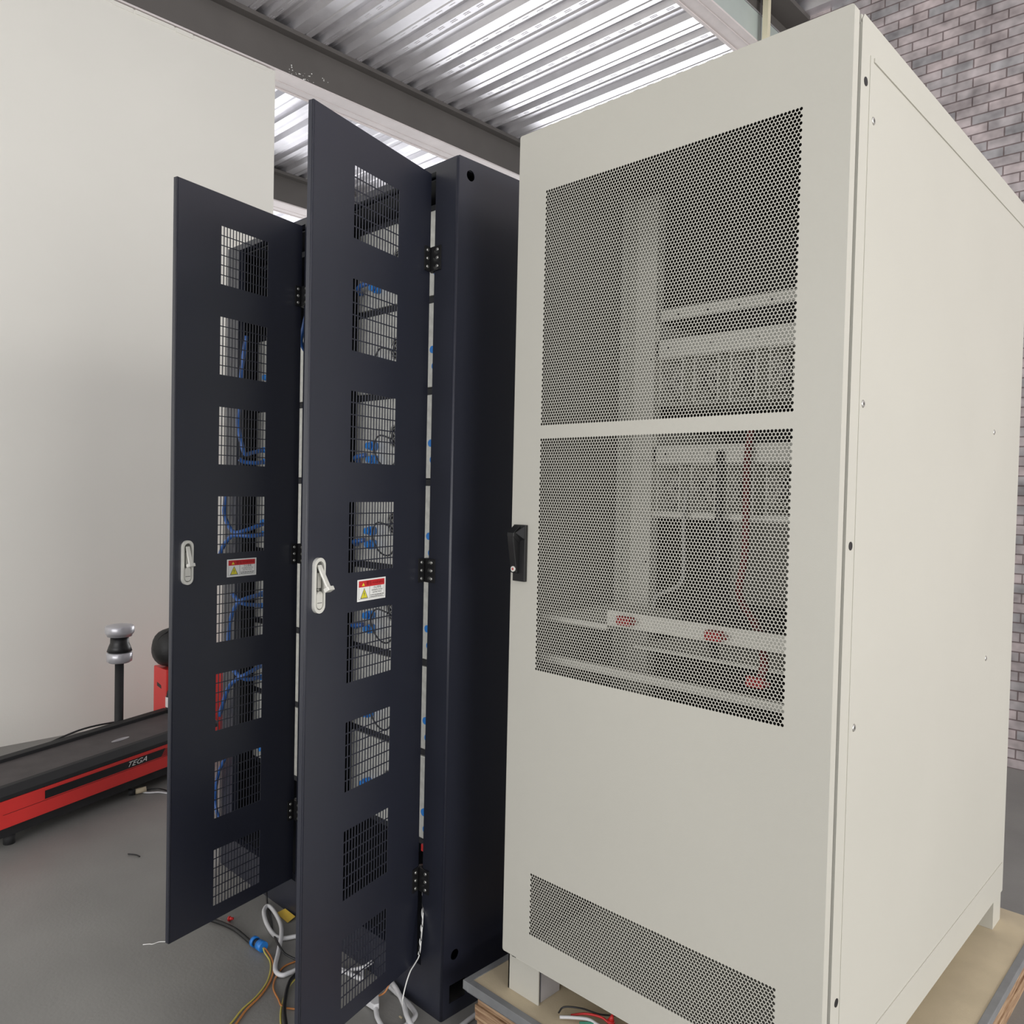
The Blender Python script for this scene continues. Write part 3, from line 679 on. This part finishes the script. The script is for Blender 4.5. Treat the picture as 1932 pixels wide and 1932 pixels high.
    # hinges
    for zc in (2.152, 1.270, 0.376):
        b = MB(); b.box(0.0, 0.030, 0.0, 0.004, zc-0.034, zc+0.034, 'black')
        b.cyl((-0.009, 0.003, zc-0.034), (0, 0, 1), 0.0065, 0.068, 'black', n=14)
        # second leaf lies on the frame: turn it by the door angle
        th_ = -(PI/2-ang); ca, sa = math.cos(-th_), math.sin(-th_)
        fx = x1-st
        def L2(x, y, z): dx, dy = x-hx, y-hy; return (dx*ca-dy*sa, dx*sa+dy*ca, z)
        pts = [L2(fx-0.010, yf-0.0045, zc-0.034), L2(fx+0.030, yf-0.0045, zc-0.034), L2(fx+0.030, yf-0.0002, zc-0.034), L2(fx-0.010, yf-0.0002, zc-0.034)]
        b.prism(pts, (0, 0, 0.068), 'black')
        for dz in (-0.023, 0, 0.023):
            b.cyl((0.019, 0.004, zc+dz), (0, 1, 0), 0.0052, 0.0022, 'chrome', n=12, r2=0.004)
            p = Vector(L2(fx+0.017, yf-0.0045, zc+dz)); n2 = Vector(L2(fx+0.017, yf-1.0045, zc+dz))-p; b.cyl(p, n2, 0.0052, 0.0022, 'chrome', n=12, r2=0.004)
        o = b.build('hinge', d, bevel=0.0); o['label'] = 'black hinge with silver screws'
    return t
dark_cabinet('near dark navy cabinet with its slotted door wide open, beside the cream cabinet', -1.6505, 0.662, (-1.7597, 1.4727), 0.2694, 0.030, 0.4815)
dark_cabinet('far dark navy cabinet, leftmost, with its slotted door wide open', -2.333, 0.650, (-2.443, 1.4743), 0.2193, 0.016, 0.489)

# ------------------------------------------------------------------ battery modules
def battery_module(label, group):
    t = thing('battery_module', label, 'battery module', group=group)
    b = MB(); b.box(0, 0.565, 0, 0.58, 0, 0.257, 'module'); b.build('casing', t, bevel=0.003)
    b = MB()
    c = (0.222, -0.004, 0.135)
    b.cyl((c[0], -0.001, c[2]), (0, -1, 0), 0.034, 0.002, 'black', n=24)
    for r in (0.036, 0.025, 0.014):
        b.tube([(c[0]+r*math.cos(a), -0.006, c[2]+r*math.sin(a)) for a in [2*PI*i/24 for i in range(25)]], 0.0013, 'chrome', n=5, sub=1)
    for a in (PI/4, 3*PI/4): b.tube([(c[0]-.042*math.cos(a), -0.007, c[2]-.042*math.sin(a)), (c[0]+.042*math.cos(a), -0.007, c[2]+.042*math.sin(a))], 0.0014, 'chrome', n=5)
    o = b.build('fan', t); o['label'] = 'round black fan with wire guard'
    for z, x in ((0.105, 0.43), (0.055, 0.44), (0.105, 0.11), (0.060, 0.115)):
        b = MB(); b.cyl((x, 0, z), (0, -1, 0), 0.015, 0.022, 'bluec', n=16); b.cyl((x, -0.022, z), (0, -1, 0), 0.011, 0.014, 'bluec', n=16)
        o = b.build('connector', t); o['label'] = 'round blue plug'
    b = MB(); b.tube([(0.50, 0.0, 0.17), (0.50, -0.022, 0.168), (0.50, -0.024, 0.10), (0.50, 0.0, 0.098)], 0.004, 'black'); b.build('pull_handle', t)
    for x, z in ((0.02, 0.24), (0.545, 0.24), (0.02, 0.02), (0.545, 0.02)):
        b = MB(); b.cyl((x, -0.001, z), (0, -1, 0), 0.004, 0.002, 'chrome', n=10); b.build('screw', t)
    return t
pos = ['topmost', 'second from the top', 'third from the top', 'middle', 'third from the bottom', 'second from the bottom', 'lowest']
bm0 = None
for cab, xm, start in (('near', -2.270, 0), ('far', -2.950, 1)):
    g = 'grey battery modules stacked in the %s dark cabinet' % cab
    for i in range(start, 7):
        z = 2.352-0.257-0.28*i
        lab = '%s grey battery module in the %s dark cabinet' % (pos[i] if not (cab == 'far' and i == 1) else 'topmost', cab)
        if bm0 is None: bm0 = battery_module(lab, g); bm0.location = (xm, 1.59, z)
        else: dup(bm0, (xm, 1.59, z), lab, g)

# blue cables inside the dark cabinets
def cable(pts, r, m, label, name='cable', cat='cable', group=None, n=8):
    b = MB(); b.tube(pts, r, m, n=n); o = b.build(name); tag(o, label, cat, group); return o
far_leads = (
    ('second', 1.642, [(-2.80, 1.46, 2.06), (-2.832, 1.46, 1.932), (-2.838, 1.455, 1.796), (-2.845, 1.455, 1.732), (-2.828, 1.458, 1.672), (-2.818, 1.47, 1.620), (-2.83, 1.50, 1.625), (-2.84, 1.56, 1.640)], [(-2.842, 1.46, 1.600), (-2.836, 1.48, 1.590), (-2.82, 1.52, 1.588), (-2.835, 1.56, 1.595)]),
    ('third', 1.362, [(-2.95, 1.455, 1.573), (-2.94, 1.455, 1.454), (-2.948, 1.455, 1.398), (-2.925, 1.455, 1.358), (-2.882, 1.46, 1.323), (-2.85, 1.48, 1.325), (-2.83, 1.56, 1.355)], [(-2.981, 1.45, 1.20), (-2.955, 1.45, 1.249), (-2.927, 1.455, 1.282), (-2.882, 1.462, 1.308), (-2.83, 1.50, 1.308), (-2.832, 1.56, 1.313)]),
    ('fourth', 1.082, [(-2.893, 1.45, 0.87), (-2.886, 1.45, 0.932), (-2.87, 1.45, 0.995), (-2.835, 1.455, 1.05), (-2.815, 1.48, 1.071), (-2.832, 1.56, 1.082)], [(-2.874, 1.455, 1.086), (-2.845, 1.465, 1.062), (-2.82, 1.48, 1.050), (-2.835, 1.56, 1.036)]),
    ('fifth', 0.802, [(-2.955, 1.45, 0.599), (-2.939, 1.45, 0.63), (-2.889, 1.45, 0.716), (-2.836, 1.455, 0.76), (-2.802, 1.48, 0.785), (-2.832, 1.56, 0.802)], [(-2.854, 1.455, 0.793), (-2.825, 1.465, 0.775), (-2.81, 1.49, 0.762), (-2.833, 1.56, 0.757)]))
for nm, zc, pa, pb in far_leads:
    cable(pa, 0.0080, 'blue', 'long blue lead hanging from the %s battery module down in the far dark cabinet' % nm, 'blue_cable')
    cable(pb, 0.0080, 'blue', 'short blue lead beside the long one, %s module down in the far dark cabinet' % nm, 'blue_cable')
cable([(-2.882, 1.45, 0.471), (-2.924, 1.45, 0.419), (-2.958, 1.45, 0.369), (-2.979, 1.45, 0.3), (-2.982, 1.45, 0.246), (-2.949, 1.45, 0.193), (-2.917, 1.45, 0.151)], 0.0065, 'blue', 'blue lead dangling at the bottom left of the far dark cabinet', 'blue_cable')
cable([(-2.451, 1.50, 2.10), (-2.470, 1.50, 2.05), (-2.480, 1.50, 2.00), (-2.49, 1.55, 1.95)], 0.0075, 'blue', 'blue lead slanting past the upper hinge of the far dark cabinet', 'blue_cable')
for i in range(6):
    z = 2.20-0.28*i
    cable([(-2.240, 1.578, z-0.05), (-2.225, 1.555, z-0.04), (-2.19, 1.545, z-0.035), (-2.165, 1.556, z-0.03)], 0.008, 'blue', 'short blue lead left of the %s battery module, near dark cabinet' % pos[i], 'blue_cable')
    cable([(-2.05, 1.572, z+0.02), (-2.09, 1.55, z+0.03), (-2.11, 1.545, z-0.01), (-2.08, 1.55, z-0.06), (-2.03, 1.555, z-0.07), (-2.0, 1.572, z-0.02)], 0.0028, 'black', 'black fan lead looped on the %s battery module, near dark cabinet' % pos[i], 'fan_lead')

# ------------------------------------------------------------------ cables and bits on the floor
def fl(pts, r, z=None): return [(x, y, r+0.001 if z is None else z) for x, y in pts]
t = thing('power_lead', 'black lead joined to orange wires by a bright blue round connector on the floor', 'cable', (-2.45, 1.28, 0))
o = W((lambda b: (b.tube(fl([(-2.66, 1.24), (-2.601, 1.249), (-2.541, 1.268), (-2.474, 1.281), (-2.382, 1.281), (-2.355, 1.283)], .007), .0065, 'black'), b)[1])(MB()), 'black_sheath', t)
b = MB(); d_ = Vector((0.053, 0.005, 0)).normalized(); c_ = Vector((-2.355, 1.284, 0.0175))
b.cyl(c_-d_*0.004, d_, 0.0165, 0.012, 'bluec', n=16); b.cyl(c_+d_*0.008, d_, 0.0125, 0.02, 'black', n=16); b.cyl(c_+d_*0.026, d_, 0.0165, 0.026, 'bluec', n=16); b.cyl(c_-d_*0.012, d_, 0.010, 0.01, 'black', n=12)
o = W(b, 'connector', t); o['label'] = 'bright blue round connector'
b = MB(); b.tube([(-2.303, 1.289, .016), (-2.291, 1.293, .010), (-2.246, 1.286, .005), (-2.192, 1.261, .0045), (-2.141, 1.218, .0045), (-2.103, 1.167, .0045), (-2.075, 1.11, .0045), (-2.039, 1.06, .0045), (-1.99, .98, .0045)], .0030, 'orange')
b.tube([(-2.303, 1.287, .016), (-2.285, 1.283, .010), (-2.240, 1.276, .005), (-2.196, 1.253, .0045), (-2.147, 1.212, .0045), (-2.110, 1.160, .0045), (-2.083, 1.10, .0045), (-2.05, 1.05, .0045), (-2.00, .96, .0045)], .0026, 'yellowgreen')
W(b, 'wires', t)
cable([(-2.276, 1.455, .009), (-2.3, 1.407, .009), (-2.319, 1.369, .009), (-2.353, 1.356, .009), (-2.438, 1.374, .009), (-2.516, 1.407, .009), (-2.536, 1.432, .011), (-2.501, 1.433, .011), (-2.408, 1.407, .013), (-2.332, 1.369, .020), (-2.258, 1.315, .009), (-2.201, 1.272, .009), (-2.166, 1.257, .009), (-2.142, 1.263, .009), (-2.137, 1.287, .009), (-2.129, 1.342, .009), (-2.06, 1.40, .009), (-2.015, 1.412, .009), (-1.962, 1.425, .009), (-1.995, 1.45, .009)], .0072, 'white_cable', 'thick white cable looped on the floor between the two open dark doors', 'white_cable')
cable([(-2.60, 1.462, .13), (-2.58, 1.452, .06), (-2.564, 1.446, .008), (-2.442, 1.394, .006), (-2.38, 1.365, .006), (-2.252, 1.321, .022), (-2.204, 1.321, .018), (-2.149, 1.354, .006), (-2.10, 1.40, .006)], .0035, 'black', 'thin black cable on the floor under the looped white cable', 'black_cable')
b = MB(); b.prism([(-2.488, 1.438, .001), (-2.405, 1.435, .001), (-2.408, 1.466, .010), (-2.478, 1.468, .010)], (0, 0, .0012), 'tag'); tag(b.build('paper_tag'), 'yellow card lying on the floor in front of the far dark cabinet', 'card')
b = MB(); b.cyl((-2.555, 1.296, .009), (.8, .5, .15), .007, .018, 'red', n=12, r2=.004); b.cyl((-2.555, 1.296, .009), (.8, .5, .15), .0085, .005, 'red', n=12); tag(b.build('cable_cap'), 'small red cap lying by the black lead on the floor', 'cap')
cable(fl([(-2.10, 1.40), (-2.175, 1.365), (-2.184, 1.33), (-2.183, 1.29), (-2.151, 1.245), (-2.109, 1.214), (-2.055, 1.199), (-2.012, 1.191), (-1.965, 1.222)], .003, .0045), .0028, 'orange', 'thin orange wire curling on the floor left of the near open door', 'wire', 'wire')
cable(fl([(-2.139, 1.358), (-2.111, 1.287), (-2.089, 1.254), (-2.03, 1.207), (-1.98, 1.175), (-1.91, 1.14), (-1.86, 1.10)], .006, .012), .0058, 'black', 'black cable on the floor by the bottom of the near open door', 'black_cable')
cable(fl([(-2.13, 1.34), (-2.10, 1.275), (-2.075, 1.24), (-2.02, 1.19), (-1.965, 1.155), (-1.89, 1.12)], .003, .004), .0026, 'yellowgreen', 'thin yellow wire beside the black cable by the near open door', 'wire', 'wire')
cable(fl([(-2.61, 1.030), (-2.600, 1.046), (-2.592, 1.054), (-2.59, 1.074), (-2.577, 1.09)], .0015, .002), .0013, 'white', 'thin white thread on the floor below the leftmost door corner', 'thread', 'thread')
cable(fl([(-3.30, 1.24), (-3.27, 1.26), (-3.245, 1.265)], .002, .003), .0025, 'black', 'short dark bristle lying alone on the bare floor at left', 'scrap', 'scrap')
# right of the near open door
cable([(-1.900, 1.468, .014), (-1.884, 1.462, .012), (-1.816, 1.458, .0085), (-1.757, 1.450, .0085), (-1.715, 1.435, .0085), (-1.701, 1.397, .0085), (-1.704, 1.363, .0085), (-1.74, 1.33, .0085)], .0072, 'white_cable', 'thick white cable end curving right of the near open door', 'white_cable')
cable([(-1.86, 1.46, .03), (-1.823, 1.452, .026), (-1.76, 1.428, .0225), (-1.708, 1.400, .0225), (-1.645, 1.385, .010), (-1.60, 1.36, .0085)], .0072, 'white_cable', 'thick white cable crossing over another in front of the near dark cabinet', 'white_cable')
b = MB(); 
zz = [(-1.752, 1.488, .335), (-1.730, 1.468, .273), (-1.723, 1.458, .225), (-1.723, 1.452, .174), (-1.737, 1.448, .143), (-1.752, 1.444, .116), (-1.762, 1.438, .080), (-1.772, 1.435, .035), (-1.754, 1.42, .026), (-1.72, 1.405, .020), (-1.69, 1.385, .006)]
b.tube(zz, .0018, 'white', n=6)
for ph in (0, PI):
    P_ = []
    for i in range(30):
        t_ = i/29*3; k_ = min(int(t_), 2); f_ = t_-k_; p = Vector(zz[k_]).lerp(Vector(zz[k_+1]), f_); P_.append((p.x+.0022*math.cos(i*.9+ph), p.y+.0022*math.sin(i*.9+ph)-.002, p.z))
    b.tube(P_, .0012, 'white' if ph else 'black', n=5, sub=2)
tag(b.build('twisted_wire'), 'thin twisted white wire hanging from the hinge gap of the near dark cabinet', 'wire')
cable([(-1.855, 1.404, .012), (-1.845, 1.425, .020), (-1.845, 1.445, .045), (-1.838, 1.452, .075), (-1.815, 1.454, .10), (-1.80, 1.456, .12)], .0026, 'orange', 'thin orange wire rising to the near dark cabinet from a grey plug', 'wire', 'wire')
cable([(-1.875, 1.455, .004), (-1.878, 1.462, .03), (-1.872, 1.462, .055)], .002, 'blue', 'short thin blue wire by the white cable end', 'wire', 'wire')
t = thing('plug', 'pale grey cable plug on the floor under the corner of the near open door', 'plug', (-1.83, 1.38, 0))
b = MB(); b.prism([(-1.868, 1.362, .004), (-1.858, 1.412, .004), (-1.812, 1.380, .004), (-1.818, 1.366, .004)], (0, 0, .018), 'white_cable'); W(b, 'plug_body', t, bevel=.003)
b = MB(); b.tube(fl([(-1.820, 1.374), (-1.80, 1.362), (-1.777, 1.350), (-1.724, 1.335), (-1.669, 1.335), (-1.62, 1.32)], .0075), .0068, 'white_cable'); W(b, 'cord', t)
b = MB(); b.box(-1.752, -1.740, 1.405, 1.409, 0, .003, 'board'); tag(b.build('wood_chip'), 'tiny pale chip on the floor in front of the near dark cabinet', 'scrap')
cable(fl([(-1.60, 1.66), (-1.60, 1.60), (-1.598, 1.55), (-1.593, 1.505), (-1.588, 1.45), (-1.60, 1.38)], .0075), .0068, 'white_cable', 'white cable on the floor between the near dark cabinet and the platform', 'white_cable')
cable([(-2.05, 1.36, .012), (-2.02, 1.425, .009), (-1.99, 1.455, .02), (-1.96, 1.462, .045)], .006, 'white_cable', 'white cable seen through the lowest window of the near open door', 'white_cable')

# ------------------------------------------------------------------ treadmill and things by the wall
ang_t = math.atan2(0.94, -0.34)
tm = thing('treadmill', 'low black and red treadmill on the floor by the white wall', 'treadmill', (-3.873, 1.454, 0), ang_t)
# local: x along, y = away from the camera (left normal)
S0, S1, TW = -0.62, 0.57, 0.40
b = MB(); b.prism([(S0, 0, 0.089), (S0, 0, 0.203), (S0, .012, .203), (S0, .012, .089)], (S1-S0, 0, 0), 'redsteel'); b.build('side_cover', tm, bevel=.002)['label'] = 'red side cover'
b = MB()
b.prism([(S0, -0.001, .204), (S0, .0, .222), (S0, .03, .248), (S0, .06, .248), (S0, .06, .1), (S0, .013, .1), (S0, .013, .204)], (S1-S0, 0, 0), 'rubber')
b.prism([(S0, TW-.05, .1), (S0, TW-.05, .252), (S0, TW, .252), (S0, TW, .09)], (S1-S0, 0, 0), 'rubber'); b.build('side_rail', tm, bevel=.003)
b = MB(); b.box(S0+.03, S1-.03, .061, TW-.051, .19, .236, 'belt'); b.build('belt', tm)
b = MB(); b.box(S0, S1, .02, TW-.02, .045, .088, 'rubber'); b.build('frame', tm)
for sx_ in (S0+.08, S1-.12):
    for sy in (.05, TW-.08):
        b = MB(); b.cyl((sx_, sy, 0), (0, 0, 1), .022, .046, 'rubber', n=14); b.build('foot', tm)
b = MB()
b.face([(S0+.2, -.0012, .152), (0.19, -.0012, .152), (0.215, -.0012, .188), (S0+.2, -.0012, .188)], 'black')
for i in range(6): b.face([(.19+.004*i, -.0012, .152+i*.006), (.235+.004*i, -.0012, .152+i*.006), (.236+.004*i, -.0012, .1545+i*.006), (.191+.004*i, -.0012, .1545+i*.006)], 'black')
b.face([(S0+.02, -.0012, .146), (S1-.02, -.0012, .146), (S1-.02, -.0012, .1475), (S0+.02, -.0012, .1475)], 'black')
text_geo(b, 'TEGA', .034, (.045, -.0016, .159), (1, 0, 0), (0, 0, 1), (0, -1, 0), 'white', shear=0.45, sx=1.35, depth=0)
o = b.build('side_lettering', tm); o['label'] = 'black stripe with white slanted letters'
b = MB(); b.prism([(.10+.05*math.cos(a), .175+.016*math.sin(a), .2365) for a in [2*PI*i/20 for i in range(20)]], (0, 0, .0012), 'silver'); b.build('badge', tm)['label'] = 'silver oval badge'
cable(fl([(-3.993, 1.520), (-3.904, 1.545), (-3.864, 1.594), (-3.822, 1.62), (-3.78, 1.66)], .004), .0042, 'white_cable', 'thin white cable on the floor beside the treadmill', 'white_cable')
cable(fl([(-3.93, 1.53), (-3.907, 1.599), (-3.87, 1.62), (-3.834, 1.627), (-3.80, 1.64)], .003, .009), .003, 'black', 'thin black wire on the floor beside the treadmill', 'wire', 'wire')
b = MB(); b.cyl((-3.925, 1.505, .014), (.3, .9, .1), .013, .05, 'board', n=10); b.cyl((-3.925, 1.505, .014), (-.3, -.9, 0), .016, .03, 'rubber', n=10); o = b.build('castor'); tag(o, 'small worn brown roller lying at the foot of the treadmill', 'roller')
cable([(-4.66, 1.30, .10), (-4.62, 1.50, .165), (-4.6, 1.723, .174), (-4.55, 1.80, .18), (-4.46, 1.862, .17), (-4.455, 1.865, .12), (-4.45, 1.868, .006)], .005, 'rubber', 'black cable stretched behind the treadmill', 'black_cable')
rb = thing('tool_box', 'red steel box with a dark hand slot standing by the white wall', 'box', (-4.555, 2.09, 0))
b = MB(); b.box(-4.65, -4.475, 1.88, 2.30, 0.0, .452, 'redsteel'); W(b, 'box_body', rb, bevel=.006)
b = MB(); b.prism([(-4.60, 1.8795, .365), (-4.545, 1.8795, .355), (-4.54, 1.8795, .335), (-4.60, 1.8795, .343)], (0, .0004, 0), 'black'); W(b, 'hand_slot', rb)['label'] = 'dark hand slot'
b = MB(); b.sphere((0, 0, 0), .105, .112, .112, 'leather', fn=lambda d: 1+.03*math.sin(5*d.x+3*d.z)+.02*math.sin(7*d.y))
b.tube([(.02, -.110, .0), (.03, -.085, .066), (.03, -.03, .105)], .003, 'leather')
o = b.build('leather_ball'); o.location = (-4.56, 1.945, .561); tag(o, 'heavy black leather ball resting on the red box', 'ball')
t = thing('canister', 'black canister with a pale pink label behind the treadmill', 'canister', (-4.41, 1.895, 0))
b = MB(); b.lathe((0, 0, 0), [(.03, 0), (.04, .01), (.042, .25), (.042, .30), (.034, .345), (.018, .37), (.014, .385)], 'rubber'); b.build('bottle_body', t)
b = MB()
for i in range(10):
    a0, a1 = -PI*.75+i*.12, -PI*.75+(i+1)*.12; b.face([(.0428*math.cos(a0), .0428*math.sin(a0), .262), (.0428*math.cos(a1), .0428*math.sin(a1), .262), (.0428*math.cos(a1), .0428*math.sin(a1), .318), (.0428*math.cos(a0), .0428*math.sin(a0), .318)], 'plaster')
b.build('paper_label', t)['label'] = 'pale pink label'
t = thing('gym_stand', 'round silver and black stand at the left edge in front of the wall', 'stand', (-4.42, 1.607, 0.0))
b = MB(); b.lathe((0, 0, 0), [(.14, 0), (.14, .012), (.03, .03), (.022, .05), (.022, .56)], 'rubber', n=28); b.build('post', t)
b = MB(); b.lathe((0, 0, .545), [(.05, 0), (.062, .008), (.064, .05), (.056, .056)], 'silver', n=28); b.build('collar', t)['label'] = 'silver collar'
b = MB(); b.lathe((0, 0, .60), [(.050, 0), (.062, .006), (.054, .03), (.046, .05), (.045, .085)], 'black', n=28); b.build('grip', t)['label'] = 'black waisted grip'
b = MB(); b.lathe((0, 0, .685), [(.060, 0), (.064, .012), (.068, .014), (.072, .022), (.072, .050), (.066, .058), (.02, .066)], 'silver', n=32); b.build('cap', t)['label'] = 'silver round cap'
